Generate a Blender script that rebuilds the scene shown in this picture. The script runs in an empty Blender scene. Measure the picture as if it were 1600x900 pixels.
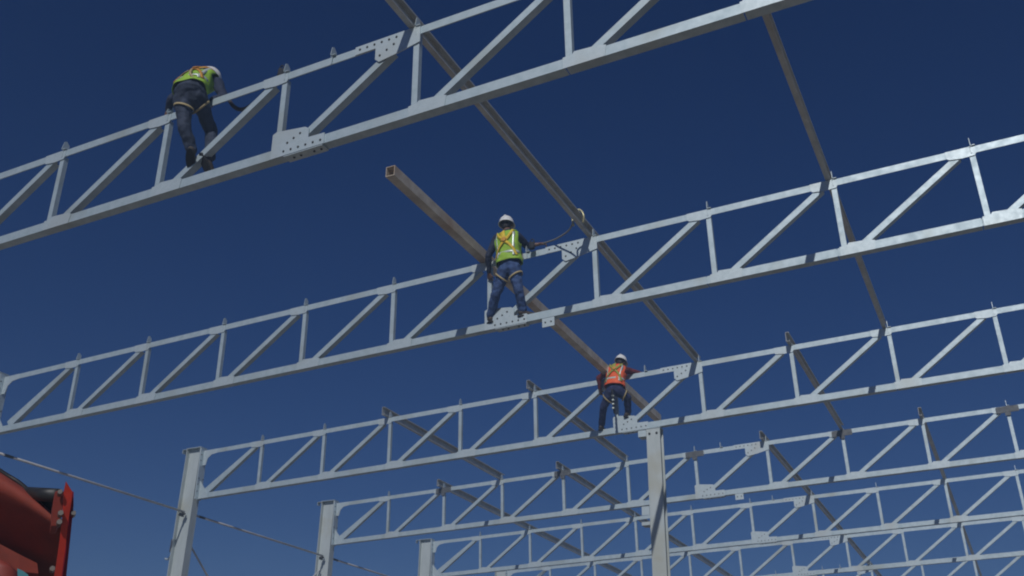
import bpy, bmesh, math, random
from mathutils import Vector, Matrix
random.seed(7)
scene = bpy.context.scene
COL = scene.collection

# ------------------------------------------------------------------ camera
YAW, PITCH, ROLL, FPX = -0.458013, 0.451268, 0.016758, 1587.12
fw = Vector((math.sin(YAW)*math.cos(PITCH), math.cos(YAW)*math.cos(PITCH), math.sin(PITCH)))
s0 = Vector((math.cos(YAW), -math.sin(YAW), 0)); u0 = s0.cross(fw)
rt = s0*math.cos(ROLL) + u0*math.sin(ROLL)
up = -s0*math.sin(ROLL) + u0*math.cos(ROLL)
cam_d = bpy.data.cameras.new('camera'); cam = bpy.data.objects.new('camera', cam_d); COL.objects.link(cam)
M = Matrix((rt, up, -fw)).transposed().to_4x4(); M.translation = Vector((0, 0, 1.6))
cam.matrix_world = M
cam_d.sensor_width = 36.0; cam_d.lens = 36.0*FPX/1600.0
cam_d.clip_start = 0.1; cam_d.clip_end = 6000
scene.camera = cam
scene.render.resolution_x, scene.render.resolution_y = 1024, 576

# ------------------------------------------------------------------ sky and sun
LD = Vector((-0.30, 1.25, -1.0)).normalized()          # direction the light travels
sun_el = math.asin(-LD.z); sun_az = math.atan2(-LD.x, -LD.y)   # azimuth from +Y towards +X
w = bpy.data.worlds.new('World'); scene.world = w; w.use_nodes = True
nt = w.node_tree; bg = nt.nodes['Background']
sky = nt.nodes.new('ShaderNodeTexSky'); sky.sky_type = 'NISHITA'; sky.sun_disc = False
sky.sun_elevation = sun_el; sky.sun_rotation = sun_az
sky.altitude = 1400; sky.air_density = 1.0; sky.dust_density = 0.1; sky.ozone_density = 4.0
hs_ = nt.nodes.new('ShaderNodeHueSaturation'); hs_.inputs['Saturation'].default_value = 1.27; hs_.inputs['Hue'].default_value = 0.517
nt.links.new(sky.outputs[0], hs_.inputs['Color']); nt.links.new(hs_.outputs[0], bg.inputs[0]); bg.inputs[1].default_value = 0.060
sd = bpy.data.lights.new('sun', 'SUN'); sd.energy = 4.3; sd.angle = math.radians(0.5); sd.color = (1.0, 0.985, 0.965)
sun = bpy.data.objects.new('sun', sd); COL.objects.link(sun)
sun.rotation_euler = LD.to_track_quat('-Z', 'Y').to_euler(); sun.location = (20, -30, 40)
scene.view_settings.view_transform = 'Standard'; scene.view_settings.look = 'None'
scene.view_settings.exposure = -0.9; scene.view_settings.gamma = 1.0
scene.view_settings.use_curve_mapping = False
scene.render.engine = 'CYCLES'; scene.cycles.filter_width = 2.0        # a slightly soft phone lens

# ------------------------------------------------------------------ materials
def mat(name, col, rough=0.6, metal=0.0, col2=None, scale=6.0, stain=None, bump=0.0, detail=4, spec=0.5, stretch=None, thr=(0.35, 0.65)):
    m = bpy.data.materials.new(name); m.use_nodes = True
    n = m.node_tree.nodes; l = m.node_tree.links; b = n['Principled BSDF']
    b.inputs['Base Color'].default_value = (*col, 1); b.inputs['Roughness'].default_value = rough
    b.inputs['Metallic'].default_value = metal; b.inputs['Specular IOR Level'].default_value = spec
    if col2 or bump or stain:
        g = n.new('ShaderNodeNewGeometry'); src = g.outputs['Position']
        if stretch:
            mp = n.new('ShaderNodeMapping'); mp.inputs['Scale'].default_value = stretch
            l.new(src, mp.inputs[0]); src = mp.outputs[0]
        t = n.new('ShaderNodeTexNoise'); t.inputs['Scale'].default_value = scale; t.inputs['Detail'].default_value = detail
        t.inputs['Roughness'].default_value = 0.65
        l.new(src, t.inputs['Vector'])
        last = None
        if col2:
            r = n.new('ShaderNodeMapRange'); r.inputs[1].default_value = thr[0]; r.inputs[2].default_value = thr[1]
            mx = n.new('ShaderNodeMix'); mx.data_type = 'RGBA'
            mx.inputs[6].default_value = (*col, 1); mx.inputs[7].default_value = (*col2, 1)
            l.new(t.outputs[0], r.inputs[0]); l.new(r.outputs[0], mx.inputs[0]); last = mx.outputs[2]
            rr = n.new('ShaderNodeMapRange'); rr.inputs[3].default_value = max(0.05, rough-0.12); rr.inputs[4].default_value = min(1, rough+0.12)
            l.new(t.outputs[0], rr.inputs[0]); l.new(rr.outputs[0], b.inputs['Roughness'])
        if stain:
            t2 = n.new('ShaderNodeTexNoise'); t2.inputs['Scale'].default_value = 1.3; t2.inputs['Detail'].default_value = 6
            l.new(g.outputs['Position'], t2.inputs['Vector'])
            r2 = n.new('ShaderNodeMapRange'); r2.inputs[1].default_value = 0.55; r2.inputs[2].default_value = 0.72
            mx2 = n.new('ShaderNodeMix'); mx2.data_type = 'RGBA'; mx2.inputs[7].default_value = (*stain, 1)
            if last: l.new(last, mx2.inputs[6])
            else: mx2.inputs[6].default_value = (*col, 1)
            l.new(t2.outputs[0], r2.inputs[0]); l.new(r2.outputs[0], mx2.inputs[0]); last = mx2.outputs[2]
        if last: l.new(last, b.inputs['Base Color'])
        if bump:
            bp = n.new('ShaderNodeBump'); bp.inputs['Strength'].default_value = bump; bp.inputs['Distance'].default_value = 0.01
            l.new(t.outputs[0], bp.inputs['Height']); l.new(bp.outputs[0], b.inputs['Normal'])
    return m

GALV = mat('galvanised_steel', (0.50, 0.59, 0.63), 0.52, 0.42, (0.39, 0.48, 0.52), 8, stain=(0.38, 0.43, 0.42), bump=0.06)
PLATE = mat('galvanised_plate', (0.54, 0.62, 0.65), 0.5, 0.40, (0.45, 0.53, 0.56), 14, stain=(0.47, 0.51, 0.50), bump=0.06)
PURL = mat('dull_galvanised_purlin', (0.56, 0.56, 0.53), 0.5, 0.4, (0.42, 0.42, 0.40), 5, stain=(0.40, 0.37, 0.31), bump=0.05)
LOOSE = mat('dusty_galvanised_purlin', (0.62, 0.56, 0.46), 0.6, 0.15, (0.42, 0.36, 0.28), 4, stain=(0.40, 0.28, 0.18), bump=0.08)
COLM = mat('galvanised_column', (0.52, 0.57, 0.57), 0.55, 0.25, (0.43, 0.48, 0.48), 5, stain=(0.43, 0.44, 0.38), bump=0.05, stretch=(1, 1, .3))
DARK = mat('dark_steel', (0.06, 0.06, 0.06), 0.6, 0.3, (0.10, 0.09, 0.08), 12)
DKGREY = mat('dark_grey_steel', (0.13, 0.135, 0.14), 0.6, 0.3, (0.08, 0.085, 0.09), 14)
HOLE = mat('dark_bolt', (0.03, 0.03, 0.03), 0.7, 0.2)
ROD = mat('brace_rod', (0.58, 0.58, 0.58), 0.5, 0.2, (0.46, 0.45, 0.45), 8)
SOIL = mat('sandy_soil', (0.30, 0.25, 0.19), 0.95, 0, (0.22, 0.18, 0.135), 0.6, stain=(0.26, 0.21, 0.15), bump=0.3, detail=8)

# ------------------------------------------------------------------ helpers
def tag(o, label=None, cat=None, group=None, kind=None):
    if label: o['label'] = label
    if cat: o['category'] = cat
    if group: o['group'] = group
    if kind: o['kind'] = kind
    elif label: o['kind'] = 'thing'
    return o
def empty(name, loc, label, cat, group=None, rot=None):
    o = bpy.data.objects.new(name, None); COL.objects.link(o); o.location = loc; o.empty_display_size = 0.2
    if rot: o.rotation_euler = rot
    return tag(o, label, cat, group)
def link(name, bm, m, parent=None, smooth=False, loc=None):
    me = bpy.data.meshes.new(name)
    bmesh.ops.recalc_face_normals(bm, faces=bm.faces)
    bm.to_mesh(me); bm.free(); me.materials.append(m)
    if smooth:
        for p in me.polygons: p.use_smooth = True
    o = bpy.data.objects.new(name, me); COL.objects.link(o)
    if parent: o.parent = parent
    if loc: o.location = loc
    return o
def inst(o, parent, loc, rot=None):
    c = o.copy(); COL.objects.link(c); c.parent = parent; c.location = loc
    if rot: c.rotation_euler = rot
    return c
def copy_tree(o, parent=None):
    c = o.copy(); COL.objects.link(c); c.parent = parent
    for ch in list(o.children): copy_tree(ch, c)
    return c
def extrude_poly(bm, pts, vec):
    """closed polygon (3-D points) extruded along vec"""
    a = [bm.verts.new(p) for p in pts]; b = [bm.verts.new(Vector(p)+vec) for p in pts]
    bm.faces.new(a); bm.faces.new(list(reversed(b)))
    n = len(a)
    for i in range(n): bm.faces.new((a[i], a[(i+1) % n], b[(i+1) % n], b[i]))
def prof(bm, p0, p1, poly, uax, vax):
    p0, p1 = Vector(p0), Vector(p1)
    extrude_poly(bm, [p0+uax*u+vax*v for u, v in poly], p1-p0)
def boxb(bm, lo, hi):
    x0, y0, z0 = lo; x1, y1, z1 = hi
    extrude_poly(bm, [Vector(q) for q in ((x0, y0, z0), (x1, y0, z0), (x1, y1, z0), (x0, y1, z0))], Vector((0, 0, z1-z0)))
def cyl(bm, p0, p1, r, seg=12, r1=None):
    p0, p1 = Vector(p0), Vector(p1); d = (p1-p0).normalized(); a = d.orthogonal().normalized(); b = d.cross(a)
    r1 = r if r1 is None else r1
    A = []; B = []
    for i in range(seg):
        t = 2*math.pi*i/seg; e = a*math.cos(t)+b*math.sin(t)
        A.append(bm.verts.new(p0+e*r)); B.append(bm.verts.new(p1+e*r1))
    bm.faces.new(A); bm.faces.new(list(reversed(B)))
    for i in range(seg): bm.faces.new((A[i], A[(i+1) % seg], B[(i+1) % seg], B[i]))
def tube(bm, pts, r, seg=8):
    pts = [Vector(p) for p in pts]; rings = []
    a = (pts[1]-pts[0]).orthogonal().normalized()
    for i, p in enumerate(pts):
        d = (pts[min(i+1, len(pts)-1)]-pts[max(i-1, 0)]).normalized()
        a = (a-d*a.dot(d)).normalized(); b = d.cross(a)
        rings.append([bm.verts.new(p+(a*math.cos(2*math.pi*k/seg)+b*math.sin(2*math.pi*k/seg))*r) for k in range(seg)])
    for i in range(len(rings)-1):
        for k in range(seg): bm.faces.new((rings[i][k], rings[i][(k+1) % seg], rings[i+1][(k+1) % seg], rings[i+1][k]))
    bm.faces.new(rings[0]); bm.faces.new(list(reversed(rings[-1])))
def smoothpath(pts, n=6):
    pts = [Vector(p) for p in pts]; out = []
    for i in range(len(pts)-1):
        p0 = pts[max(i-1, 0)]; p1 = pts[i]; p2 = pts[i+1]; p3 = pts[min(i+2, len(pts)-1)]
        for k in range(n):
            t = k/n
            out.append(0.5*((2*p1)+(p2-p0)*t+(2*p0-5*p1+4*p2-p3)*t*t+(3*p1-p0-3*p2+p3)*t**3))
    out.append(pts[-1]); return out
XA, YA, ZA = Vector((1, 0, 0)), Vector((0, 1, 0)), Vector((0, 0, 1))

# ------------------------------------------------------------------ ground
bm = bmesh.new(); N = 40; SZ = 2500
bmesh.ops.create_grid(bm, x_segments=2, y_segments=2, size=SZ)
tag(link('ground', bm, SOIL), kind='structure')

# ------------------------------------------------------------------ frame geometry (metres)
S = 1.7; X0 = -16.579; TH = 0.027887; SP = 1.70066; H = 1.0243; ZK0 = 8.3521
YT = {1: 7.122, 2: 12.148, 3: 17.502, 4: 22.880, 5: 28.223, 6: 33.578, 7: 38.933, 8: 44.288}
def node(j, k, dz=0, dy=0): return Vector((X0+S*k, YT[j]+dy, ZK0+S*k*math.tan(TH)+dz))
NK = 12

# ------------------------------------------------------------------ one truss, local frame: x along the chord, z up, y away
def angle_profile_top(a=.048, d=.10, t=.008): return [(0, -a), (t, -a), (t, a-t), (d, a-t), (d, a), (0, a)]
def angle_profile_bot(a=.056, d=.115, t=.009): return [(0, a), (t, a), (t, -a+t), (d, -a+t), (d, -a), (0, -a)]
def channel(a, d, t=.007): return [(0, -a), (d, -a), (d, -a+t), (t, -a+t), (t, a-t), (d, a-t), (d, a), (0, a)]
def make_truss():
    root = empty('lattice_truss', (0, 0, 0), 'x', 'roof truss')
    bm = bmesh.new()
    for x0, x1 in ((0.06, 6.66*SP), (6.661*SP, NK*SP+.15)):
        prof(bm, (x0, 0, 0), (x1, 0, 0), angle_profile_top(), YA, ZA)
    link('top_chord', bm, GALV, root)
    bm = bmesh.new()
    cuts = [0.06]+[k*SP-.045 for k in (8, 9, 10, 11)]+[NK*SP+.15]
    for i in range(len(cuts)-1):
        prof(bm, (cuts[i]+(.012 if i else 0), 0, -H), (cuts[i+1], 0, -H), angle_profile_bot(), YA, ZA)
    # backing plates behind the joints keep the chord continuous
    for k in (8, 9, 10, 11): boxb(bm, (k*SP-.14, .012, -H-.045), (k*SP+.05, .018, -H+.05))
    link('bottom_chord', bm, GALV, root)
    # posts: angle, front leg and a leg running away on the right side
    def post_mesh():
        bm = bmesh.new(); a = .034; d = .062; t = .007
        poly = [(0, -a), (0, a), (d, a), (d, a-t), (t, a-t), (t, -a)]
        # u = depth(y), v = x
        prof(bm, (0, .003, -H+.05), (0, .003, -.045), poly, YA, XA)
        return bm
    p0 = link('post', post_mesh(), GALV, root, loc=(SP, 0, 0))
    for k in range(2, NK+1): inst(p0, root, (k*SP, 0, 0))
    # diagonals
    ang0 = None
    def diag_mesh(x0, z0, x1, z1, a=.040):
        bm = bmesh.new(); p0 = Vector((x0, .004, z0)); p1 = Vector((x1, .004, z1)); d = (p1-p0).normalized()
        v = YA.cross(d).normalized()
        if v.z < 0: v = -v
        prof(bm, p0, p1, channel(a, .09), YA, v); return bm
    d0 = link('diagonal', diag_mesh(.20, -H+.03, SP-.16, -.05), GALV, root)
    for k in range(1, NK):
        if k == 6: continue
        inst(d0, root, (k*SP, 0, 0))
    link('diagonal', diag_mesh(6*SP+.33, -H+.13, 7*SP-.30, -.14), GALV, root)
    # node plates
    def poly_plate(pts, y0=-.009, y1=-.002):
        bm = bmesh.new(); extrude_poly(bm, [Vector((x, y0, z)) for x, z in pts], Vector((0, y1-y0, 0))); return bm
    g = link('gusset_plate', poly_plate([(-.30, .050), (.05, .050), (.05, -.055), (.03, -.085), (-.12, -.093), (-.27, -.075), (-.30, -.050)]), PLATE, root, loc=(SP, 0, 0))
    for k in range(2, NK+1):
        if k != 7: inst(g, root, (k*SP, 0, 0))
    g = link('gusset_plate', poly_plate([(-.06, -.062), (.36, -.062), (.38, .062), (.30, .085), (.06, .10), (.04, .075), (-.06, .065)]), PLATE, root, loc=(SP, 0, -H))
    for k in range(2, NK+1):
        if k != 6: inst(g, root, (k*SP, 0, -H))
    # bolted splices
    bm = bmesh.new(); cyl(bm, (0, -.006, 0), (0, .003, 0), .013, 8)
    bolt0 = link('bolt', bm, HOLE, None)
    st = link('splice_plate', poly_plate([(-.76, .055), (-.76, -.050), (-.50, -.052), (-.50, -.20), (-.45, -.25), (-.22, -.215), (.05, -.16), (.05, .055)], -.014, -.002), PLATE, root, loc=(7*SP, 0, 0))
    sb = link('splice_plate', poly_plate([(-.07, -.065), (.62, -.065), (.62, .070), (.41, .076), (.41, .19), (.36, .225), (-.02, .275), (-.07, .25)], -.014, -.002), PLATE, root, loc=(6*SP, 0, -H))
    bm = bmesh.new(); boxb(bm, (.10, -.008, -.078), (.60, .112, -.062)); su = link('bottom_splice_plate', bm, PLATE, root, loc=(6*SP, 0, -H))
    first = [True]
    def put(parent, loc, rot=None):
        if first[0]: bolt0.parent = parent; bolt0.location = loc; first[0] = False
        else: inst(bolt0, parent, loc, rot)
    for i in range(6): put(st, (-.70+.092*i, -.014, .005+.0*i))
    for i in range(3): put(st, (-.44+.085*i, -.014, -.17+.045*i))
    for i in range(6): put(sb, (.10+.095*i, -.014, -.012))
    for i in range(3): put(sb, (.14+.08*i, -.014, .085+.038*i))
    for x in (.20, .29, .46, .55): put(su, (x, .05, -.080), (math.pi/2, 0, 0))
    # slot cut line between chord and hanging plate
    # purlin cleats standing on the top chord
    def cleat_mesh():
        bm = bmesh.new(); t = .007
        extrude_poly(bm, [Vector((0, y, z)) for y, z in ((-.045, .05), (.06, .05), (.06, .15), (.01, .19), (-.02, .17))], Vector((t, 0, 0)))
        extrude_poly(bm, [Vector((x, y, .0525)) for x, y in ((t, -.03), (.055, -.03), (.055, .06), (t, .06))], Vector((0, 0, t)))
        extrude_poly(bm, [Vector((x, -.0105, z)) for x, z in ((-.012, .055), (.012, .055), (.006, -.05), (-.006, -.05))], Vector((0, -.006, 0)))
        return bm
    c = link('purlin_cleat', cleat_mesh(), PLATE, root, loc=(SP, 0, 0))
    for k in list(range(2, NK+1))+[6.37]: inst(c, root, (k*SP, 0, 0))
    # end haunch and end plate at the eaves column
    link('end_haunch', poly_plate([(.03, .05), (.42, .05), (.42, -.05), (.26, -.07), (.16, -.15), (.12, -.30), (.03, -.30)], -.004, .010), PLATE, root)
    link('end_haunch', poly_plate([(.03, -H-.06), (.30, -H-.06), (.24, -H+.09), (.12, -H+.24), (.03, -H+.36)], -.004, .010), PLATE, root)
    bm = bmesh.new(); boxb(bm, (.005, -.10, -H-.08), (.028, .10, .10)); ep = link('end_plate', bm, PLATE, root)
    for z in (-.06, -.20, -.62, -.76, -.92):
        for y in (-.07, .07): inst(bolt0, ep, (.034, y, z), (0, 0, math.pi/2))
    # small hanging cleat under the bottom chord right of the splice
    bm = bmesh.new(); boxb(bm, (6.50*SP, .0, -H-.20), (6.50*SP+.19, .012, -H-.062)); boxb(bm, (6.50*SP, .012, -H-.075), (6.50*SP+.19, .10, -H-.063))
    hc = link('hanging_cleat', bm, PLATE, root)
    for x in (.05, .14): inst(bolt0, hc, (6.50*SP+x, 0, -H-.13))
    d0b = diag_mesh(.16, -H+.10, SP-.16, -.05); link('diagonal', d0b, GALV, root)
    return root
proto = make_truss()
TL = {1: 'nearest and largest lattice truss crossing the top left, with the bent-over worker on it',
      2: 'second lattice truss from the camera, carrying the standing worker in the lime vest',
      3: 'third lattice truss, carrying the orange-vested worker and propped by the middle column',
      4: 'fourth lattice truss, with dark pieces along its top chord',
      5: 'fifth lattice truss, ending left at the shortest fully lit column in the lower middle',
      6: 'sixth lattice truss, low on the right just above the bottom edge of the picture',
      7: 'farthest but one lattice truss, its top part showing at the bottom right corner',
      8: 'farthest lattice truss, a sliver at the very bottom right edge'}
for j in range(1, 9):
    t = proto if j == 1 else copy_tree(proto)
    if j in (1, 3, 5, 6, 7, 8) and j != 1:
        for ch in list(t.children):
            if ch.name.startswith('hanging_cleat'):
                for q in list(ch.children): bpy.data.objects.remove(q)
                bpy.data.objects.remove(ch)
    if j == 2:                                        # the second truss has a slightly longer end bay
        for ch in t.children:
            if ch.name.startswith(('end_plate', 'end_haunch')): ch.location.x -= .22
            if 'chord' in ch.name:
                ch.location.x -= .22; ch.scale.x = 1+.22/(NK*SP)
    t.location = node(j, 0); t.rotation_euler = (0, -TH, 0)
    tag(t, TL[j], 'roof truss', 'parallel galvanised lattice roof trusses')

for ch in list(proto.children):
    if ch.name.startswith('hanging_cleat'):
        for q in list(ch.children): bpy.data.objects.remove(q)
        bpy.data.objects.remove(ch)

# ------------------------------------------------------------------ thin haze in the air
hm = bpy.data.materials.new('thin_haze'); hm.use_nodes = True; hn = hm.node_tree
hn.nodes.remove(hn.nodes['Principled BSDF']); pv = hn.nodes.new('ShaderNodeVolumePrincipled')
pv.inputs['Color'].default_value = (0.50, 0.72, 1.0, 1); pv.inputs['Density'].default_value = 0.0065; pv.inputs['Anisotropy'].default_value = 0.0
hn.links.new(pv.outputs[0], hn.nodes['Material Output'].inputs['Volume'])
bm = bmesh.new(); boxb(bm, (-SZ-2, -SZ-2, -1.0), (SZ+2, SZ+2, 10.4)); hz_o = link('haze', bm, hm); tag(hz_o, kind='stuff')

# ------------------------------------------------------------------ columns
CL = {1: 'eaves column of the nearest truss, left of the picture', 2: 'eaves column at the left edge holding the second truss',
      3: 'tall galvanised eaves column at lower left holding the third truss', 4: 'galvanised eaves column holding the fourth truss, next right of the tall left one',
      5: 'galvanised eaves column with a short length above the bottom edge, holding the fifth truss', 6: 'galvanised eaves column whose head just touches the bottom edge',
      7: 'eaves column of the farthest but one truss', 8: 'eaves column of the farthest truss'}
def make_column():
    r = empty('steel_column', (0, 0, 0), 'x', 'column')
    h = ZK0+.13; W = .42; D = .20
    bm = bmesh.new(); prof(bm, (0, 0, .03), (0, 0, h-.014), [(-D/2, -W), (D/2, -W), (D/2, -W+.016), (.006, -W+.016), (.006, -.016), (D/2, -.016), (D/2, 0), (-D/2, 0), (-D/2, -.016), (-.006, -.016), (-.006, -W+.016), (-D/2, -W+.016)], YA, XA)
    link('shaft', bm, COLM, r)
    bm = bmesh.new(); boxb(bm, (-W-.005, -D/2-.01, h-.012), (.012, D/2+.01, h)); boxb(bm, (-W-.17, -.06, h-.010), (-W-.006, .06, h)); boxb(bm, (-W-.17, -.06, h-.09), (-W-.16, .06, h-.011))
    link('cap_plate', bm, PLATE, r)
    bm = bmesh.new(); boxb(bm, (-W-.12, -.22, 0), (.12, .22, .028)); link('base_plate', bm, PLATE, r)
    return r
cp = make_column()
for j in range(1, 9):
    c = cp if j == 1 else copy_tree(cp)
    c.location = (X0-(.24 if j == 2 else 0), YT[j], 0); tag(c, CL[j], 'column', 'eaves columns in a row on the left')
# middle column below the third truss
mx = X0+S*6.46-.04; mz = node(3, 6.46).z-H-.075
r = empty('steel_column', (mx, YT[3]+.07, 0), 'broad galvanised middle column standing under the third truss, a slanting shadow across it', 'column')
bm = bmesh.new(); W = .265; D = .20
prof(bm, (0, 0, .03), (0, 0, mz-.014), [(-D/2, -W/2), (-D/2, W/2), (-D/2+.014, W/2), (-D/2+.014, .006), (D/2-.014, .006), (D/2-.014, W/2), (D/2, W/2), (D/2, -W/2), (D/2-.014, -W/2), (D/2-.014, -.006), (-D/2+.014, -.006), (-D/2+.014, -W/2)], YA, XA)
link('shaft', bm, COLM, r)
bm = bmesh.new(); boxb(bm, (-W/2-.01, -D/2-.01, mz-.012), (W/2+.01, D/2+.01, mz)); cpn = link('cap_plate', bm, PLATE, r)
bm = bmesh.new(); boxb(bm, (-W/2-.16, -D/2, mz-.15), (-W/2-.005, -D/2+.012, mz-.03)); boxb(bm, (-W/2-.16, -D/2+.012, mz-.15), (-W/2-.005, D/2, mz-.138)); link('bracket', bm, PLATE, r)
bm = bmesh.new(); boxb(bm, (-W/2-.15, -D/2, mz-1.62), (-W/2-.005, -D/2+.012, mz-1.46)); link('bracket', bm, PLATE, r)
bm = bmesh.new(); boxb(bm, (-W/2-.16, -D/2, mz-1.80), (-W/2-.005, D/2, mz-1.74)); link('bracket', bm, PLATE, r)
bm = bmesh.new(); boxb(bm, (-.26, -.24, 0), (.26, .24, .028)); link('base_plate', bm, PLATE, r)
for x in (-.07, .07):
    bm = bmesh.new(); cyl(bm, (x, -D/2-.012, mz-.11), (x, -D/2+.005, mz-.11), .022, 10); link('bolt', bm, HOLE, r)

# ------------------------------------------------------------------ purlins
def c_profile(hh=.175, fl=.065, lip=.022, t=.006):
    # (u = x, v = z), open towards +x, web on the left
    return [(0, 0), (fl, 0), (fl, lip), (fl-t, lip), (fl-t, t), (t, t), (t, hh-t), (fl-t, hh-t), (fl-t, hh-lip), (fl, hh-lip), (fl, hh), (0, hh)]
def purlin(j0, k, y0, y1, label, m=PURL, dx=-.09, dz=.058):
    b = node(j0, k, dz); b.x += dx
    bm = bmesh.new(); prof(bm, (0, 0, 0), (0, y1-y0, 0), c_profile(), XA, ZA)
    o = link('roof_purlin', bm, m, loc=(b.x, y0, b.z)); tag(o, label, 'purlin', 'C-section purlins laid across the trusses'); return o
purlin(1, 7, YT[1]-0.9, YT[3]+.22, 'long purlin from the top edge passing beside the standing worker, left of the long pair')
purlin(1, 9, YT[1]-1.2, YT[3]+.22, 'long steep purlin at the upper right, right one of the long pair')
purlin(3, 8, YT[3]-.20, YT[4]+.22, 'short purlin right of the middle column, between the third truss and the fourth', dx=-.03)
purlin(3, 5, YT[3]-.20, YT[4]+.22, 'short dark purlin starting just left of the orange-vested worker')
purlin(3, 3, YT[3]-.20, YT[4]+.22, 'leftmost purlin, short and dark between the third truss and the fourth')
purlin(4, 2, YT[4]-.22, YT[8]+.2, 'leftmost of the far purlins that start at the fourth truss')
purlin(4, 4, YT[4]-.22, YT[8]+.2, 'far purlin passing behind the middle column below its head')
purlin(4, 7, YT[4]-.22, YT[8]+.2, 'far purlin starting at the fourth truss splice right of the middle column')
purlin(4, 9, YT[4]-.22, YT[8]+.2, 'rightmost far purlin, dropping almost straight down at lower right', dx=-.03)
# dark grey channel pieces added on the fourth truss, their nature unclear
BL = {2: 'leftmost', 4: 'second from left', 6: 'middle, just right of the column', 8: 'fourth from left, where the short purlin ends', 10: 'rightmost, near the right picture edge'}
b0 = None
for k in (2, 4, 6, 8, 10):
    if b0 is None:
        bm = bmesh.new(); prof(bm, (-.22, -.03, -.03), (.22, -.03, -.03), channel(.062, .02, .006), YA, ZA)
        boxb(bm, (-.20, -.028, .034), (.20, .09, .042)); boxb(bm, (-.06, -.028, -.16), (.05, -.020, -.094)); b0 = link('dark_channel_piece', bm, DKGREY); o = b0
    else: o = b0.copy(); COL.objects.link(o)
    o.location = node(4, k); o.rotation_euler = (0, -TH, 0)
    tag(o, 'dark piece on the fourth truss, '+BL[k], 'bracket', 'dark pieces on the fourth truss')
# the long purlin the workers are moving: two C sections toe to toe form a box
b = node(2, 6, .056); b.x -= .155
bm = bmesh.new(); t = .006; wd = .135; hh = .15; L = 11.0
outer = [(0, 0), (wd, 0), (wd, hh), (0, hh)]; inner = [(t*1.6, t*1.6), (wd-t*1.6, t*1.6), (wd-t*1.6, hh-t*1.6), (t*1.6, hh-t*1.6)]
V = [[bm.verts.new((x, y, z)) for x, z in q] for q, y in ((outer, 0), (outer, L), (inner, 0), (inner, L))]
for i in range(4):
    k = (i+1) % 4
    bm.faces.new((V[0][i], V[0][k], V[1][k], V[1][i])); bm.faces.new((V[2][i], V[2][k], V[3][k], V[3][i]))
    bm.faces.new((V[0][i], V[0][k], V[2][k], V[2][i])); bm.faces.new((V[1][i], V[1][k], V[3][k], V[3][i]))
o = link('box_purlin', bm, LOOSE, loc=(b.x, YT[2]-2.70, b.z))
tag(o, 'loose brownish hollow beam with an open end, running behind the two standing workers', 'beam')

# ------------------------------------------------------------------ eaves struts and bracing rods
ez = ZK0-1.38
for i, (a, lab) in enumerate(((1, 'thin eaves strut entering from the left edge, left of the tall left column'), (2, 'x'), (3, 'thin eaves strut between the tall left column and the next column'), (4, 'thin eaves strut running right from the second visible column to the bottom edge'), (5, 'thin eaves strut beyond the third visible column'))):
    if a == 1: lab = 'thin eaves strut outside the picture, between the two nearest eaves columns'
    if a == 2: lab = 'thin eaves strut entering at the left edge and ending on the tall left column'
    r = empty('eaves_strut', (X0-.20, YT[a]+.10, ez), lab, 'strut', 'thin struts joining the eaves columns')
    Ls = YT[a+1]-YT[a]-.20
    bm = bmesh.new(); cyl(bm, (0, 0, 0), (0, Ls, 0), .024, 12); link('tube', bm, ROD, r, True)
    for y in (.28,):
        bm = bmesh.new(); cyl(bm, (0, y, 0), (0, y+.20, 0), .028, 12); link('dark_sleeve', bm, DARK, r, True)
    bm = bmesh.new(); boxb(bm, (-.05, Ls-.10, -.07), (.05, Ls-.002, -.034)); boxb(bm, (-.006, Ls-.16, -.12), (.006, Ls-.001, -.071)); link('end_lug', bm, DARK, r)
def rod(p0, p1, label):
    p0 = Vector(p0); bm = bmesh.new(); cyl(bm, (0, 0, 0), Vector(p1)-p0, .022, 8)
    o = link('bracing_rod', bm, ROD, loc=p0); tag(o, label, 'rod', 'diagonal bracing rods'); return o
rod((X0-.16, YT[3]+.11, ZK0-2.0), (X0-.16, YT[4]-.11, 2.2), 'bracing rod falling to the right from the tall left column')
rod((X0-.26, YT[4]-.11, ZK0-1.75), (X0-.26, YT[3]+.11, 2.2), 'bracing rod falling to the left from the second visible column')
# folded bracket on the tall left column
r = empty('folded_bracket', (X0-.43, YT[3]-.02, ZK0-2.25), 'small dark bracket with a curved pale tail on the tall left column', 'bracket')
bm = bmesh.new(); boxb(bm, (-.06, -.05, -.0), (-.002, .05, .28)); link('lug', bm, DARK, r)
bm = bmesh.new(); tube(bm, smoothpath([(-.03, 0, 0), (-.06, 0, -.10), (-.12, 0, -.15), (-.20, 0, -.13)]), .022); link('curved_tail', bm, PLATE, r, True)

# ------------------------------------------------------------------ red lifting machine, boom head at lower left
RED = mat('red_paint', (0.26, 0.045, 0.03), 0.6, 0, (0.24, 0.03, 0.02), 7, stain=(0.26, 0.05, 0.03), bump=0.03)
REDD = mat('red_oxide_paint', (0.33, 0.06, 0.038), 0.7, 0, (0.21, 0.05, 0.035), 5, stain=(0.17, 0.07, 0.045), bump=0.04, spec=.2)
REDB = mat('bright_red_paint', (0.62, 0.04, 0.02), 0.4, 0, (0.46, 0.04, 0.025), 8, bump=0.02)
REDX = mat('shaded_red_paint', (0.28, 0.012, 0.035), 0.45, 0, (0.22, 0.012, 0.03), 8)
RUB = mat('black_rubber', (0.015, 0.015, 0.015), 0.5, 0, (0.03, 0.03, 0.03), 10)
STEEL = mat('worn_bolt_steel', (0.25, 0.22, 0.19), 0.5, 0.6)
TEAL = mat('teal_sticker', (0.10, 0.35, 0.40), 0.5)
def cammap(x, y, dist):
    d = fw+rt*((x-800)/FPX)-up*((y-450)/FPX); return Vector((0, 0, 1.6))+d*dist
DM = 4.2
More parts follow.
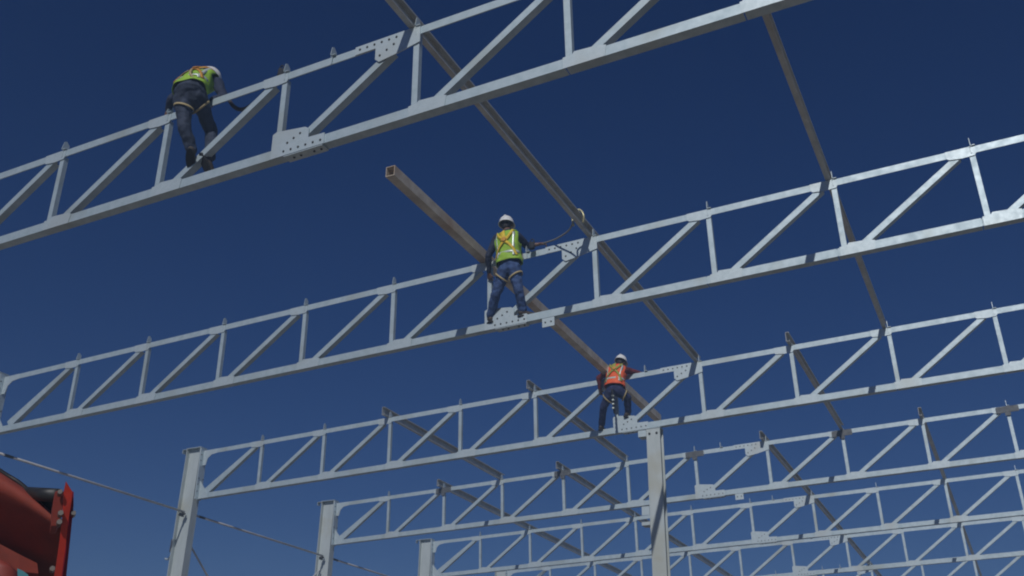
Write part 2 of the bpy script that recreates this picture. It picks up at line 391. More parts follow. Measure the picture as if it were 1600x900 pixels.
def cammap(x, y, dist):
    d = fw+rt*((x-800)/FPX)-up*((y-450)/FPX); return Vector((0, 0, 1.6))+d*dist
org = cammap(60, 900, DM)
ex = Vector((math.cos(.88), math.sin(.88), 0)); ey = ZA.cross(ex)          # ey points away from the viewer
mroot = empty('lifting_machine', (org.x, org.y, 0), 'red boom head with a bolted bright red plate, at the lower left corner', 'machine')
R3 = Matrix((ex, ey, ZA)).transposed(); mroot.rotation_euler = R3.to_euler(); R3i = R3.inverted()
def ML(px, py, d=DM):
    return R3i @ (cammap(px, py, d)-Vector((org.x, org.y, 0)))
def slab(rows, name, m, back=.3, bev=0.0, smooth=False):
    """rows of (px, py, distance): a faceted or curved skin closed by a back face further away"""
    bm = bmesh.new(); F = [[bm.verts.new(ML(*p)) for p in r] for r in rows]; B = [[bm.verts.new(ML(*p)+Vector((0, back, 0))) for p in r] for r in rows]
    nr, nc = len(rows), len(rows[0])
    for i in range(nr-1):
        for k in range(nc-1):
            bm.faces.new((F[i][k], F[i][k+1], F[i+1][k+1], F[i+1][k])); bm.faces.new((B[i][k], B[i+1][k], B[i+1][k+1], B[i][k+1]))
    for k in range(nc-1):
        bm.faces.new((F[0][k], B[0][k], B[0][k+1], F[0][k+1])); bm.faces.new((F[-1][k], F[-1][k+1], B[-1][k+1], B[-1][k]))
    for i in range(nr-1):
        bm.faces.new((F[i][0], F[i+1][0], B[i+1][0], B[i][0])); bm.faces.new((F[i][-1], B[i][-1], B[i+1][-1], F[i+1][-1]))
    if bev: bmesh.ops.bevel(bm, geom=list(bm.edges), offset=bev, segments=2, affect='EDGES', profile=.6)
    return link(name, bm, m, mroot, smooth)
# the boom housing bulges towards the viewer near its top and falls away below
prof_ = [(0, 4.36), (.02, 4.29), (.05, 4.26), (.10, 4.27), (.18, 4.33), (.30, 4.43), (.48, 4.59), (.75, 4.82), (1.0, 5.0)]
rows = []
for q, d in prof_:
    rows.append([(x, yt+(yb-yt)*q, d) for x, yt, yb in ((-160, 660, 1180), (-60, 710, 1110), (0, 738, 1060), (40, 764, 1040), (68, 786, 1020), (84, 799, 1010), (97, 812, 1005))])
slab(rows, 'boom_housing', REDD, .35, 0, True)
slab([[(-160, 838, 4.30), (0, 850, 4.32), (30, 866, 4.34), (58, 880, 4.38)], [(-160, 900, 4.28), (0, 890, 4.30), (30, 893, 4.32), (60, 896, 4.36)], [(-160, 1040, 4.5), (0, 1030, 4.5), (30, 1030, 4.5), (60, 1030, 4.5)]], 'side_rib', REDD, .10)
slab([[(-160, 860, 4.14), (0, 874, 4.14), (14, 880, 4.15), (24, 890, 4.18)], [(-160, 880, 4.08), (0, 886, 4.08), (18, 890, 4.10), (28, 897, 4.15)], [(-160, 1020, 4.2), (0, 1020, 4.2), (18, 1020, 4.2), (30, 1020, 4.2)]], 'lower_cover', RED, .12, 0, True)
slab([[(27, 888, 4.06), (36, 892, 4.06), (44, 898, 4.06)], [(28, 912, 4.06), (36, 912, 4.06), (46, 912, 4.06)]], 'sticker', TEAL, .004)
# bolted plate: bright front, narrow side on the right with its shade painted in as darker red
slab([[(103, 752, 4.08), (106, 757, 4.08)], [(99, 770, 4.08), (113, 768, 4.09)], [(98, 800, 4.08), (112, 782, 4.09)], [(93, 845, 4.08), (107, 812, 4.09)], [(88, 880, 4.08), (103, 850, 4.09)], [(82, 915, 4.08), (94, 915, 4.09)], [(76, 1010, 4.08), (86, 1010, 4.09)]], 'front_rib', REDB, .012)
slab([[(104, 770, 4.12), (115, 768, 4.12)], [(103, 800, 4.12), (115, 790, 4.12)], [(98, 850, 4.12), (110, 840, 4.12)], [(92, 915, 4.12), (102, 915, 4.12)], [(84, 1010, 4.12), (96, 1010, 4.12)]], 'flange_plate', REDX, .05)
slab([[(86, 768, 4.12), (97, 764, 4.12)], [(83, 785, 4.12), (99, 784, 4.12)], [(82, 805, 4.12), (97, 803, 4.12)], [(80, 822, 4.12), (90, 822, 4.12)]], 'pin_lug', RED, .16, .003)
def mcyl(a, b_, r_, name, m, seg=14):
    bm = bmesh.new(); cyl(bm, ML(*a), ML(*b_), r_, seg); return link(name, bm, m, mroot, seg > 8)
def stud(px, py, d, r_, name='bolt', m=None):
    c_ = ML(px, py, d); bm = bmesh.new(); cyl(bm, c_, c_+Vector((0, .06, 0)), r_, 6 if name == 'bolt' else 14); return link(name, bm, m or STEEL, mroot)
stud(94, 768, 4.06, .009, 'pin')
for px, py, d in ((95, 801, 4.06), (93, 815, 4.06), (82, 888, 4.10)): stud(px, py, d, .011)
stud(115, 801, 4.10, .010)
mcyl((42, 771, 4.36), (90, 774, 4.22), .028, 'hydraulic_cylinder', RUB, 18)
bm = bmesh.new(); tube(bm, smoothpath([ML(-30, 716, 4.36), ML(8, 741, 4.38), ML(28, 753, 4.38), ML(46, 768, 4.38)]), .010); link('hose', bm, RUB, mroot, True)
slab([[(56, 776, 4.34), (84, 778, 4.30)], [(62, 792, 4.33), (84, 800, 4.30)]], 'guard_plate', RUB, .05)
# lower boom, turntable and chassis below the picture
bm = bmesh.new(); a = ML(-120, 960, 4.5); extrude_poly(bm, [Vector((a.x-.2, .04, a.z)), Vector((a.x+.25, .04, a.z)), Vector((a.x-.6, .04, .75)), Vector((a.x-1.1, .04, .75))], Vector((0, .34, 0))); link('lower_boom', bm, RED, mroot)
bm = bmesh.new(); boxb(bm, (a.x-2.4, -.5, .35), (a.x-.1, .92, .80)); bmesh.ops.bevel(bm, geom=list(bm.edges), offset=.05, segments=2, affect='EDGES'); link('chassis', bm, RED, mroot)
for x in (-2.0, -.5):
    for y in (-.62, .78):
        bm = bmesh.new(); cyl(bm, (a.x+x, y, .36), (a.x+x, y+.26, .36), .36, 28); wh = link('wheel', bm, RUB, mroot)
        bm = bmesh.new(); cyl(bm, (a.x+x, y-.012, .36), (a.x+x, y+.272, .36), .18, 20); link('rim', bm, STEEL, wh)

# ------------------------------------------------------------------ people
SKIN = mat('skin', (0.16, 0.085, 0.055), 0.55)
HAIR = mat('black_hair', (0.012, 0.01, 0.01), 0.7)
NAVY = mat('navy_work_cloth', (0.022, 0.034, 0.075), 0.85, 0, (0.012, 0.018, 0.042), 14, bump=0.5)
DENIM = mat('blue_denim', (0.05, 0.10, 0.25), 0.85, 0, (0.022, 0.045, 0.13), 12, bump=0.5)
DENIM2 = mat('faded_dark_denim', (0.04, 0.055, 0.095), 0.85, 0, (0.014, 0.021, 0.04), 9, bump=0.5)
NAVYT = mat('navy_trouser_cloth', (0.02, 0.032, 0.11), 0.85, 0, (0.01, 0.016, 0.055), 12, bump=0.5)
SEAT = None
BLACKC = mat('black_cloth', (0.014, 0.015, 0.019), 0.85, 0, (0.028, 0.03, 0.036), 12, bump=0.5)
MAROON = mat('maroon_cloth', (0.16, 0.02, 0.025), 0.85, 0, (0.09, 0.012, 0.018), 14, bump=0.4)
LIME = mat('lime_vest_cloth', (0.34, 0.54, 0.04), 0.7, 0, (0.22, 0.40, 0.03), 12, bump=0.4)
ORNG = mat('orange_vest_cloth', (0.85, 0.13, 0.03), 0.7, 0, (0.65, 0.09, 0.025), 12, bump=0.4)
REFL = mat('silver_reflective_strip', (0.60, 0.66, 0.60), 0.35, 0.3)
YSTR = mat('yellow_webbing', (0.75, 0.55, 0.03), 0.7, 0, (0.62, 0.42, 0.03), 20)
OSTR = mat('orange_webbing', (0.60, 0.32, 0.04), 0.7, 0, (0.5, 0.2, 0.03), 20)
TSTR = mat('tan_webbing', (0.42, 0.34, 0.17), 0.7, 0, (0.38, 0.30, 0.15), 20)
GSTR = mat('olive_webbing', (0.35, 0.36, 0.06), 0.7, 0, (0.28, 0.27, 0.05), 20)
WHT = mat('white_hard_hat', (0.78, 0.78, 0.76), 0.35, 0, (0.70, 0.70, 0.68), 6)
BOOT = mat('brown_black_boot', (0.035, 0.025, 0.02), 0.7, 0, (0.06, 0.045, 0.035), 20, bump=0.3)
SOLE = mat('boot_sole', (0.015, 0.014, 0.013), 0.8)
ROPE = mat('grey_rope', (0.22, 0.21, 0.19), 0.8)
HOOK = mat('hook_steel', (0.45, 0.42, 0.25), 0.4, 0.5)

def ell_pts(c, rad, R=None, n=10):
    out = []
    for i in range(n//2+1):
        th = math.pi*i/(n//2)
        for k in range(n):
            if i in (0, n//2) and k: continue
            ph = 2*math.pi*k/n
            v = Vector((rad[0]*math.sin(th)*math.cos(ph), rad[1]*math.sin(th)*math.sin(ph), rad[2]*math.cos(th)))
            out.append(Vector(c)+(R @ v if R else v))
    return out
def hull(bm, balls):
    pts = []
    for b in balls:
        c, rad = b[0], b[1]; R = b[2] if len(b) > 2 else None
        if not hasattr(rad, '__len__'): rad = (rad,)*3
        pts += ell_pts(c, rad, R)
    vs = [bm.verts.new(p) for p in pts]
    res = bmesh.ops.convex_hull(bm, input=vs)
    junk = [e for e in res['geom_interior']+res['geom_unused'] if isinstance(e, bmesh.types.BMVert)]
    bmesh.ops.delete(bm, geom=list(set(junk)), context='VERTS')
def fuse(name, hulls, m, parent, org, voxel=.011, smooth=4, disp=0.0):
    me = bpy.data.meshes.new(name); bm = bmesh.new()
    for h in hulls:
        b2 = bmesh.new(); hull(b2, [(Vector(b[0])-org, *b[1:]) for b in h])
        tmp = bpy.data.meshes.new('t'); b2.to_mesh(tmp); b2.free(); bm.from_mesh(tmp); bpy.data.meshes.remove(tmp)
    bmesh.ops.recalc_face_normals(bm, faces=bm.faces); bm.to_mesh(me); bm.free()
    o = bpy.data.objects.new(name, me); COL.objects.link(o)
    md = o.modifiers.new('r', 'REMESH'); md.mode = 'VOXEL'; md.voxel_size = voxel
    if smooth: md = o.modifiers.new('s', 'SMOOTH'); md.iterations = smooth; md.factor = .5
    if disp:
        tx = bpy.data.textures.new('folds', 'CLOUDS'); tx.noise_scale = .085; tx.noise_depth = 2
        md = o.modifiers.new('d', 'DISPLACE'); md.texture = tx; md.strength = disp; md.mid_level = .5
    dg = bpy.context.evaluated_depsgraph_get(); dg.update()
    nm = bpy.data.meshes.new_from_object(o.evaluated_get(dg)); o.modifiers.clear(); o.data = nm; nm.name = name
    nm.materials.clear(); nm.materials.append(m)
    for p in nm.polygons: p.use_smooth = True
    o.parent = parent; return o

def frame(upv, fwd):
    u = Vector(upv).normalized(); f = (Vector(fwd)-u*Vector(fwd).dot(u)).normalized(); r = f.cross(u)
    return r, f, u, Matrix((r, f, u)).transposed()

def person(label, J, face, head_up, head_fwd, curve, trouser, jacket, vestm, strap, bare_forearm=(), foot_dir=None, seed=0, hips=1.0):
    J = {k: Vector(v) for k, v in J.items()}
    org = (J['anL']+J['anR'])/2; org.z = min(J['anL'].z, J['anR'].z)-.09
    root = empty('person', org, label, 'person')
    # ---- torso centre line
    pel, neck = J['pel'], J['neck']
    mid = (pel+neck)/2-Vector(face).normalized()*curve*.3+Vector((0, 0, curve*.5)); 
    def cl(t):
        return pel*(1-t)**2+mid*2*t*(1-t)+neck*t*t
    shv = (J['shR']-J['shL']).normalized(); hpv = (J['hiR']-J['hiL']).normalized()
    def fr(t):
        d = (cl(min(t+.05, 1))-cl(max(t-.05, 0))).normalized()
        r = hpv.lerp(shv, min(max(t, 0), 1)); r = (r-d*r.dot(d)).normalized(); f = d.cross(r)
        return r, f, d, Matrix((r, f, d)).transposed()
    ST = [(-.04, .165, .125), (.12, .165, .12), (.32, .150, .108), (.55, .165, .118), (.78, .180, .120), (.93, .160, .095), (1.0, .085, .07)]
    def ab(t):
        for i in range(len(ST)-1):
            if t <= ST[i+1][0]:
                q = (t-ST[i][0])/(ST[i+1][0]-ST[i][0]); q = max(0, q)
                return ST[i][1]*(1-q)+ST[i+1][1]*q, ST[i][2]*(1-q)+ST[i+1][2]*q
        return ST[-1][1:]
    def surf(t, ang, off=0):
        """ang 0 = right side, 90 = back (towards the camera), 180 = left"""
        a, b = ab(t); r, f, d, R = fr(t); c, s_ = math.cos(ang), math.sin(ang)
        ex_ = 2/2.5
        x = (a+off)*math.copysign(abs(c)**ex_, c); y = (b+off)*math.copysign(abs(s_)**ex_, s_)
        return cl(t)+r*x-f*y
    def torso_hulls(off, t0=0, t1=1):
        hs = []
        sel = [s for s in ST if t0 <= s[0] <= t1]
        for i in range(len(sel)-1):
            bl = []
            for t, a, b in sel[i:i+2]:
                bl.append((cl(t), (a+off, b+off, .05), fr(t)[3]))
            hs.append(bl)
        return hs
    hr, hf, hu, HR = frame(head_up, head_fwd)
    hc = J['head']
    # ---- bare body: one continuous mesh
    bods = torso_hulls(-.03)
    bods.append([(neck+(hc-neck)*.0, .060), (hc-hu*.05, .054)])
    bods.append([(hc+hu*.02, (.075, .092, .092), HR), (hc-hu*.055+hf*.02, (.058, .070, .055), HR)])
    bods.append([(hc-hu*.085+hf*.055, .024), (hc-hu*.06+hf*.04, .036)])          # chin
    bods.append([(hc-hu*.005+hf*.092, .010), (hc-hu*.035+hf*.110, .013), (hc-hu*.04+hf*.09, .016)])  # nose
    bods.append([(hc-hu*.062+hf*.088+hr*.02, .008), (hc-hu*.062+hf*.088-hr*.02, .008)])  # lips
    bods.append([(hc+hu*.022+hf*.088+hr*.035, .012), (hc+hu*.022+hf*.088-hr*.035, .012)])  # brow
    for s_ in (-1, 1): bods.append([(hc-hu*.0+hr*s_*.078, (.010, .020, .032), HR)])      # ears
    shb = {'L': .062, 'R': .062}
    for q in 'LR':
        sh, el, ha = J['sh'+q], J['el'+q], J['ha'+q]
        bods.append([(sh, .05), (el, .038)]); bods.append([(el, .038), (ha, .026)])
        bods.append([(cl(.9), .06), (sh, .05)])
        hi, kn, an = J['hi'+q], J['kn'+q], J['an'+q]
        bods.append([(hi, .085), (kn, .052)]); bods.append([(kn, .052), (kn*.6+an*.4, .048)]); bods.append([(kn*.6+an*.4, .048), (an, .034)])
        bods.append([(cl(0), .09), (hi, .085)])
        fd = Vector(foot_dir[q]).normalized()
        bods.append([(an, .034), (an-Vector((0, 0, .055))-fd*.03, .030)]); bods.append([(an-Vector((0, 0, .05))-fd*.03, .030), (an+fd*.14-Vector((0, 0, .065)), .024)])
        # hand: palm, four fingers of different length, thumb
        hd = Vector(J['hd'+q]).normalized(); hn = Vector(J['hn'+q]); hn = (hn-hd*hn.dot(hd)).normalized()   # palm faces hn
        side = hd.cross(hn).normalized()*(1 if q == 'L' else -1)       # towards the thumb
        pc = ha+hd*.045
        bods.append([(ha+hd*.01+side*.012, .022), (ha+hd*.01-side*.012, .020), (pc+hd*.035+side*.030, .013), (pc+hd*.032-side*.030, .012)])
        for i, (off, ln) in enumerate(((.030, .070), (.010, .078), (-.010, .072), (-.029, .056))):
            p = pc+hd*.035+side*off; d = hd.copy(); seg = ln/3*1.1
            for kx in range(3):
                c_ = math.radians((28, 38, 30)[kx]); ax = d.cross(hn).normalized()
                d = (Matrix.Rotation(c_, 3, ax) @ d)
                if d.dot(hn) < 0 and kx == 0: pass
                p2 = p+d*seg; bods.append([(p, .0095-.0006*kx), (p2, .0088-.0006*kx)]); p = p2
        tp = ha+hd*.025+side*.026; d1 = (side*.75+hd*.65+hn*.25).normalized(); d2 = (side*.15+hd*.8+hn*.6).normalized()
        bods.append([(tp, .013), (tp+d1*.042, .0105)]); bods.append([(tp+d1*.042, .0105), (tp+d1*.042+d2*.032, .0085)])
    fuse('body', bods, SKIN, root, org, voxel=.0062, smooth=2)
    # eyes
    # ---- hair
    fuse('hair', [[(hc+hu*.030-hf*.012, (.080, .090, .088), HR), (hc-hu*.045-hf*.045, (.062, .045, .04), HR)]], HAIR, root, org, .010, 3)
    # ---- trousers
    tr = [[(cl(-.02), (.162*hips, .125*hips, .07*hips), fr(0)[3]), (cl(.14), (.160*hips, .120*hips, .05), fr(.1)[3])]]
    for q in 'LR':
        hi, kn, an = J['hi'+q], J['kn'+q], J['an'+q]
        tr.append([(cl(0), (.13, .12, .09), fr(0)[3]), (hi, .108*hips)])
        tr.append([(hi, .108*hips), (hi*.5+kn*.5, .088)]); tr.append([(hi*.5+kn*.5, .088), (kn, .074)])
        tr.append([(kn, .074), (kn*.5+an*.5, .072)]); tr.append([(kn*.5+an*.5, .072), (an+(kn-an)*.08, .066)])
    fuse('trousers', tr, trouser, root, org, .011, 3, .030)
    # ---- jacket
    jk = torso_hulls(.004, .10, 1.0)
    for q in 'LR':
        sh, el, ha = J['sh'+q], J['el'+q], J['ha'+q]
        jk.append([(cl(.88), .085), (sh, .070)]); jk.append([(sh, .072), (el, .056)])
        jk.append([(el, .056), (el.lerp(ha, .3 if q in bare_forearm else .93), .046 if q in bare_forearm else .038)])
    jk.append([(cl(.95), .075), (cl(1.0)+hu*.02, .066)])
    fuse('jacket', jk, jacket, root, org, .011, 3, .024)
    # ---- vest: lofted shell open at the arms
    bm = bmesh.new(); NA = 48; ts = [.02+.94*i/22 for i in range(23)]
    rng = random.Random(seed); ph = [rng.uniform(0, 6.28) for _ in range(4)]
    def vo(t, a): return .024+.006*math.sin(3*a+ph[0]+t*9)+.004*math.sin(7*a+ph[1]-t*14)+(.004*(1-t/.3) if t < .3 else 0)
    rows = [[bm.verts.new(surf(t, 2*math.pi*k/NA, vo(t, 2*math.pi*k/NA))-org) for k in range(NA)] for t in ts]
    for i in range(len(ts)-1):
        for k in range(NA):
            ang = 360*(k+.5)/NA; tt = (ts[i]+ts[i+1])/2
            side_d = min(abs(ang-0), abs(ang-360), abs(ang-180))
            if tt > .58 and side_d < 26+30*max(0, tt-.84)/.12*(-1): continue
            if abs(ang-270) < 4: continue
            bm.faces.new((rows[i][k], rows[i][(k+1) % NA], rows[i+1][(k+1) % NA], rows[i+1][k]))
    # over-shoulder panels
    for sgn in (-1, 1):
        P0 = []
        a0 = 90-sgn*34; 
        for jx in range(7):
            q = jx/6; row = []
            for ix in range(4):
                aa = 90-sgn*(16+14*ix); bb = 270+sgn*(16+14*ix)
                pA = surf(.95, math.radians(aa), .024); pB = surf(.95, math.radians(bb), .024)
                c_ = pA.lerp(pB, q)+fr(1)[2]*(.050*math.sin(math.pi*q)+.004)
                row.append(bm.verts.new(c_-org))
            P0.append(row)
        for jx in range(6):
            for ix in range(3): bm.faces.new((P0[jx][ix], P0[jx][ix+1], P0[jx+1][ix+1], P0[jx+1][ix]))
    ob = link('safety_vest', bm, vestm, root, True)
    md = ob.modifiers.new('t', 'SOLIDIFY'); md.thickness = .006; md.offset = 1
    def ribbon(name, path, wdt, m, off=.034, par=None):
        bm = bmesh.new(); pts = []; n = 8; full = []
        for i in range(len(path)-1):
            for kx in range(n): full.append(tuple(path[i][z]+(path[i+1][z]-path[i][z])*kx/n for z in (0, 1)))
        full.append(path[-1]); ctr = [surf(t, math.radians(a), off) for t, a in full]
        prev = None; ax = cl
        for i, c_ in enumerate(ctr):
            d = (ctr[min(i+1, len(ctr)-1)]-ctr[max(i-1, 0)]).normalized(); nrm = (c_-cl(max(0, min(1, full[i][0])))).normalized()
            sd_ = d.cross(nrm).normalized()*wdt/2
            pr = [bm.verts.new(c_-sd_-org), bm.verts.new(c_+sd_-org)]
            if prev: bm.faces.new((prev[0], prev[1], pr[1], pr[0]))
            prev = pr
        o2 = link(name, bm, m, par or root, True); md = o2.modifiers.new('t', 'SOLIDIFY'); md.thickness = .004; return o2
    # reflective strips belong to the vest
    for a in (52, 128): ribbon('reflective_strip', [(.12, a), (.5, a), (.94, a)], .042, REFL, .036, ob)
    ribbon('reflective_strip', [(.26, 8), (.26, 90), (.26, 172)], .042, REFL, .037, ob)
    # harness
    hz = empty_part('harness', root)
    bm = bmesh.new()
    hs = ribbon('harness', [(.95, 128), (.80, 112), (.62, 93), (.32, 52), (.12, 36)], .044, strap, .045)
    ribbon('webbing_strap', [(.95, 52), (.80, 68), (.62, 87), (.32, 128), (.12, 144)], .044, strap, .047, hs)
    ribbon('webbing_strap', [(.93, 98), (.62, 91)], .10, strap, .049, hs)
    c_ = surf(.64, math.radians(90), .052); bm = bmesh.new()
    cyl(bm, c_-fr(.64)[1]*.0-org, c_-fr(.64)[1]*.012-org, .036, 12); link('back_pad', bm, OSTR, hs)
    for q, sg in (('L', 1), ('R', -1)):   # leg loops
        hi, kn = J['hi'+q], J['kn'+q]; d = (kn-hi).normalized(); c0 = hi+d*.13; a = d.orthogonal().normalized(); b_ = d.cross(a); bm = bmesh.new(); prev = None; first = None
        for i in range(24):
            an_ = 2*math.pi*i/24; e = a*math.cos(an_)+b_*math.sin(an_); tl = d*(.04*e.dot(fr(0)[0])*sg)
            pr = [bm.verts.new(c0+e*.112+tl-d*.013-org), bm.verts.new(c0+e*.112+tl+d*.013-org)]
            if prev: bm.faces.new((prev[0], prev[1], pr[1], pr[0]))
            else: first = pr
            prev = pr
        bm.faces.new((prev[0], prev[1], first[1], first[0]))
        o2 = link('leg_loop', bm, TSTR, hs, True); md = o2.modifiers.new('t', 'SOLIDIFY'); md.thickness = .004
    # boots
    for q in 'LR':
        an = J['an'+q]; fd = Vector(foot_dir[q]).normalized(); fu = (ZA-fd*ZA.dot(fd)).normalized(); sd2 = fd.cross(fu)
        FR = Matrix((sd2, fd, fu)).transposed()
        bo = fuse('boot', [[(an+(J['kn'+q]-an).normalized()*.06, .056), (an-fu*.03, .050)],
                      [(an-fu*.045-fd*.035, (.045, .042, .042), FR), (an-fu*.050+fd*.05, (.048, .05, .042), FR)],
                      [(an-fu*.050+fd*.05, (.048, .05, .042), FR), (an-fu*.058+fd*.165, (.044, .05, .032), FR)]], BOOT, root, org, .009, 2)
        bm = bmesh.new(); n = 20; pts = []
        for i in range(n):
            a_ = 2*math.pi*i/n; xx = math.cos(a_)*.052; yy = .062+math.sin(a_)*.148
            pts.append(an-org+sd2*xx+fd*yy-fu*.112)
        extrude_poly(bm, pts, fu*.026); link('sole', bm, SOLE, bo)
    # hard hat
    bm = bmesh.new(); n = 28; rings = []
    for i in range(9):
        th = math.pi/2*i/8; row = []
        if i == 8: row = [bm.verts.new((0, 0, .135))]
        else:
            for k in range(n):
                ph_ = 2*math.pi*k/n; row.append(bm.verts.new((.112*math.cos(th)*math.cos(ph_), .132*math.cos(th)*math.sin(ph_), .135*math.sin(th)**.92 if i else 0)))
        rings.append(row)
    brim = []; low = []
    for k in range(n):
        ph_ = 2*math.pi*k/n; e = .016+.034*max(0, math.sin(ph_))**2
        brim.append(bm.verts.new(((.112+e*.8)*math.cos(ph_), (.132+e)*math.sin(ph_), -.010)))
    for k in range(n):
        bm.faces.new((brim[k], brim[(k+1) % n], rings[0][(k+1) % n], rings[0][k]))
        for i in range(7): bm.faces.new((rings[i][k], rings[i][(k+1) % n], rings[i+1][(k+1) % n], rings[i+1][k]))
        bm.faces.new((rings[7][k], rings[7][(k+1) % n], rings[8][0]))
    hat = link('hard_hat', bm, WHT, root, True)
    hat.matrix_local = Matrix.Translation(hc+hu*.030-org) @ HR.to_4x4()
    md = hat.modifiers.new('t', 'SOLIDIFY'); md.thickness = .004
    bm = bmesh.new(); tube(bm, [(0, .125*math.cos(t_), .004+.140*math.sin(t_)) for t_ in [math.radians(12+156*i/16) for i in range(17)]], .010); link('ridge', bm, WHT, hat, True)
    bm = bmesh.new(); tube(bm, [(.100*math.cos(t_), -.118*math.sin(t_), -.016) for t_ in [math.pi*i/12 for i in range(13)]], .008); link('headband', bm, RUB, hat, True)
    return root, org
def empty_part(name, root): return None

T1, T2, T3 = YT[1], YT[2], YT[3]
# standing worker on the second truss
J2 = dict(pel=(-5.930, 11.93, 8.43), neck=(-5.985, 11.97, 8.99), head=(-6.035, 12.02, 9.165),
          shL=(-6.150, 11.94, 8.93), shR=(-5.82, 11.96, 8.90), elL=(-6.285, 11.93, 8.66), haL=(-6.335, 12.06, 8.44),
          elR=(-5.765, 12.19, 8.84), haR=(-5.60, 12.25, 8.865),
          hiL=(-6.005, 11.93, 8.37), hiR=(-5.850, 11.93, 8.36), knL=(-6.175, 11.99, 8.02), knR=(-5.80, 11.99, 8.00),
          anL=(-6.355, 12.17, 7.76), anR=(-5.81, 12.17, 7.775),
          hdL=(-.15, .45, -.6), hnL=(.3, .9, .3), hdR=(.9, .25, .05), hnR=(-.1, .2, -1))
p2, o2 = person('person in lime vest and blue jeans standing upright on the second truss, legs apart', J2, (-.2, 1, 0), (-.05, .05, 1), (-.1, 1, -.05), .0, DENIM, NAVY, LIME, YSTR, ('R',), {'L': (-.55, .45, -.05), 'R': (.75, .55, 0)}, 1)
# bent-over worker on the nearest truss
J1 = dict(pel=(-7.545, 6.88, 8.63), neck=(-7.57, 7.22, 9.02), head=(-7.68, 7.32, 9.20),
          shL=(-7.87, 7.12, 9.00), shR=(-7.47, 7.20, 8.95), elL=(-8.015, 7.06, 8.79), haL=(-8.125, 7.13, 8.72),
          elR=(-7.33, 7.20, 8.70), haR=(-7.46, 7.14, 8.66),
          hiL=(-7.640, 6.90, 8.57), hiR=(-7.49, 6.95, 8.60), knL=(-7.575, 6.93, 8.17), knR=(-7.53, 7.30, 8.33),
          anL=(-7.560, 7.09, 7.95), anR=(-7.420, 7.24, 7.91),
          hdL=(-.5, .3, -.6), hnL=(.2, .8, -.2), hdR=(-.7, .2, -.5), hnR=(-.1, .5, -.8))
J1['head'] = Vector((-7.78, 7.36, 9.235)); J1['neck'] = Vector((-7.70, 7.22, 9.07))
p1, o1 = person('person in lime vest and dark trousers bent over astride the nearest truss', J1, (-.1, 1, 0), (.08, .55, .83), (.05, 1, -.7), .12, DENIM2, NAVY, LIME, OSTR, (), {'L': (-.30, .50, -.40), 'R': (.12, .42, -.62)}, 2, 1.16)
# worker in the orange vest on the third truss
J3 = dict(pel=(-6.270, 17.20, 8.34), neck=(-6.26, 17.38, 8.82), head=(-6.235, 17.50, 8.965),
          shL=(-6.425, 17.34, 8.77), shR=(-6.10, 17.38, 8.75), elL=(-6.655, 17.38, 8.66), haL=(-6.665, 17.46, 8.46),
          elR=(-5.98, 17.55, 8.74), haR=(-5.89, 17.60, 8.735),
          hiL=(-6.355, 17.20, 8.26), hiR=(-6.18, 17.20, 8.26), knL=(-6.53, 17.27, 8.02), knR=(-6.06, 17.33, 8.16),
          anL=(-6.678, 17.53, 7.745), anR=(-6.138, 17.53, 7.925),
          hdL=(.0, .4, -.8), hnL=(.3, .9, .3), hdR=(.9, .3, -.1), hnR=(0, .3, -1))
p3, o3 = person('person in orange vest and navy trousers crouching on the third truss, arms spread', J3, (0, 1, 0), (.10, .30, .95), (.1, 1, -.35), .06, NAVYT, MAROON, ORNG, GSTR, (), {'L': (.10, .7, -.1), 'R': (.35, .7, -.2)}, 3)

DARKB = mat('dark_brown_cloth', (0.05, 0.035, 0.035), 0.8, 0, (0.03, 0.025, 0.03), 15)
SL = [(-7.305, 7.262, 8.703), (-7.231, 7.262, 8.598), (-7.123, 7.262, 8.512), (-7.009, 7.262, 8.495), (-6.888, 7.262, 8.548), (-6.767, 7.262, 8.654)]
# ------------------------------------------------------------------ ropes, bags and tools
def rope(name, pts, r_, m, label, cat):
    p = smoothpath(pts); c0 = p[0].copy(); bm = bmesh.new(); tube(bm, [q-c0 for q in p], r_); o = link(name, bm, m, None, True, loc=c0); return tag(o, label, cat)
# lanyard from the standing worker's hand to the long purlin
pl = node(2, 7, .16, -.45); pl.x -= .09
rp = rope('safety_lanyard', [(-5.52, 12.24, 8.86), (-5.52+(pl.x+5.57)*.35, 12.24+(pl.y-12.24)*.35, 8.86+(pl.z-8.94)*.35-.055), (-5.52+(pl.x+5.57)*.7, 12.24+(pl.y-12.24)*.7, 8.86+(pl.z-8.94)*.7-.045), pl+Vector((-.05, 0, -.08))], .012, ROPE, 'grey safety lanyard stretched from the standing worker to the long purlin', 'lanyard')
bm = bmesh.new(); q = pl-rp.location
tube(bm, smoothpath([q+Vector((-.03, -.02, -.14)), q+Vector((-.05, -.02, .0)), q+Vector((-.04, -.02, .09)), q+Vector((.06, 0, .11)), q+Vector((.12, .0, .0)), q+Vector((.10, .02, -.10))]), .016); link('hook', bm, HOOK, rp, True)
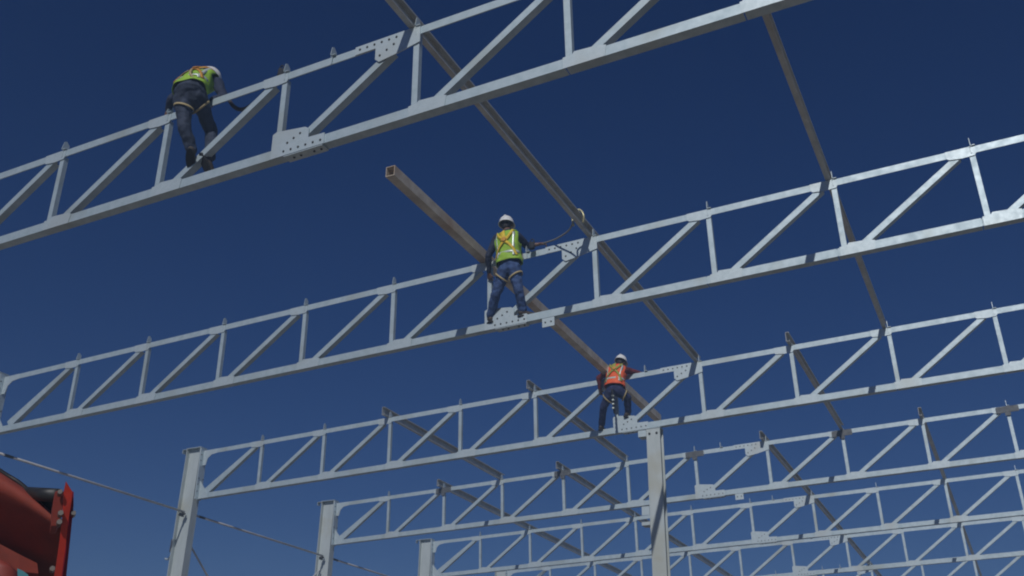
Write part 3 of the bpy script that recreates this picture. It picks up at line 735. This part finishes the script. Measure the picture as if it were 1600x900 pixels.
# bolt bag by the standing worker's right side
def bag(loc, sz, m, label, white=False):
    r = empty('tool_bag', loc, label, 'bag')
    bm = bmesh.new(); n = 16; prev = None
    for i, (z, k) in enumerate(((-1, .55), (-.92, .85), (-.5, 1.05), (0, 1), (.6, .88), (1, .95))):
        row = [bm.verts.new((sz*k*math.cos(6.2832*a/n), sz*.8*k*math.sin(6.2832*a/n), sz*1.25*z)) for a in range(n)]
        if prev:
            for a in range(n): bm.faces.new((prev[a], prev[(a+1) % n], row[(a+1) % n], row[a]))
        else: bm.faces.new(row)
        prev = row
    b = link('pouch', bm, m, r, True); md = b.modifiers.new('t', 'SOLIDIFY'); md.thickness = .006
    bm = bmesh.new(); tube(bm, smoothpath([(-sz*.9, 0, sz*1.2), (-sz*.5, 0, sz*2.2), (0, 0, sz*2.6), (sz*.5, 0, sz*2.2), (sz*.9, 0, sz*1.2)]), .008); link('strap', bm, BLACKC, r, True)
    return r
bag((-5.62, 12.05, 8.74), .045, BLACKC, 'small dark tool bag hanging below the standing worker\'s outstretched right hand')
bag(node(1, 6, .10, .05)+Vector((-.115, 0, .015)), .045, BLACKC, 'small dark tool bag on the top chord right of the bent-over worker')
rope('webbing_sling', [node(2, 6, 0)+Vector((.55, -.03, .10)), node(2, 6, 0)+Vector((.60, -.08, -.08)), node(2, 6, 0)+Vector((.50, -.06, -.25)), node(2, 6, 0)+Vector((.40, -.03, -.36))], .010, ROPE, 'thin grey sling hanging beside the standing worker\'s right hip', 'rope')
rope('webbing_sling', [Vector(q) for q in SL], .024, DARKB, 'dark sling drooping under the top chord right of the bent-over worker', 'rope')
rope('safety_lanyard', [(-7.60, 6.90, 8.98), (-7.50, 6.80, 8.82), (-7.44, 6.86, 8.72), (-7.42, 7.02, 8.66)], .014, TSTR, 'cream lanyard from the back of the bent-over worker to his right hand', 'lanyard')
lr = rope('safety_lanyard', [(-6.27, 17.05, 8.28), (-6.265, 17.08, 8.14), (-6.27, 17.12, 8.0), (-6.265, 17.15, 7.82)], .020, BLACKC, 'black lanyard with pale bands dangling between the crouching worker\'s legs', 'lanyard')
for z in (-.12, -.20, -.28, -.36):
    bm = bmesh.new(); cyl(bm, (.004, .03, z), (.004, .04, z-.035), .024, 10); link('pale_band', bm, REFL, lr, True)
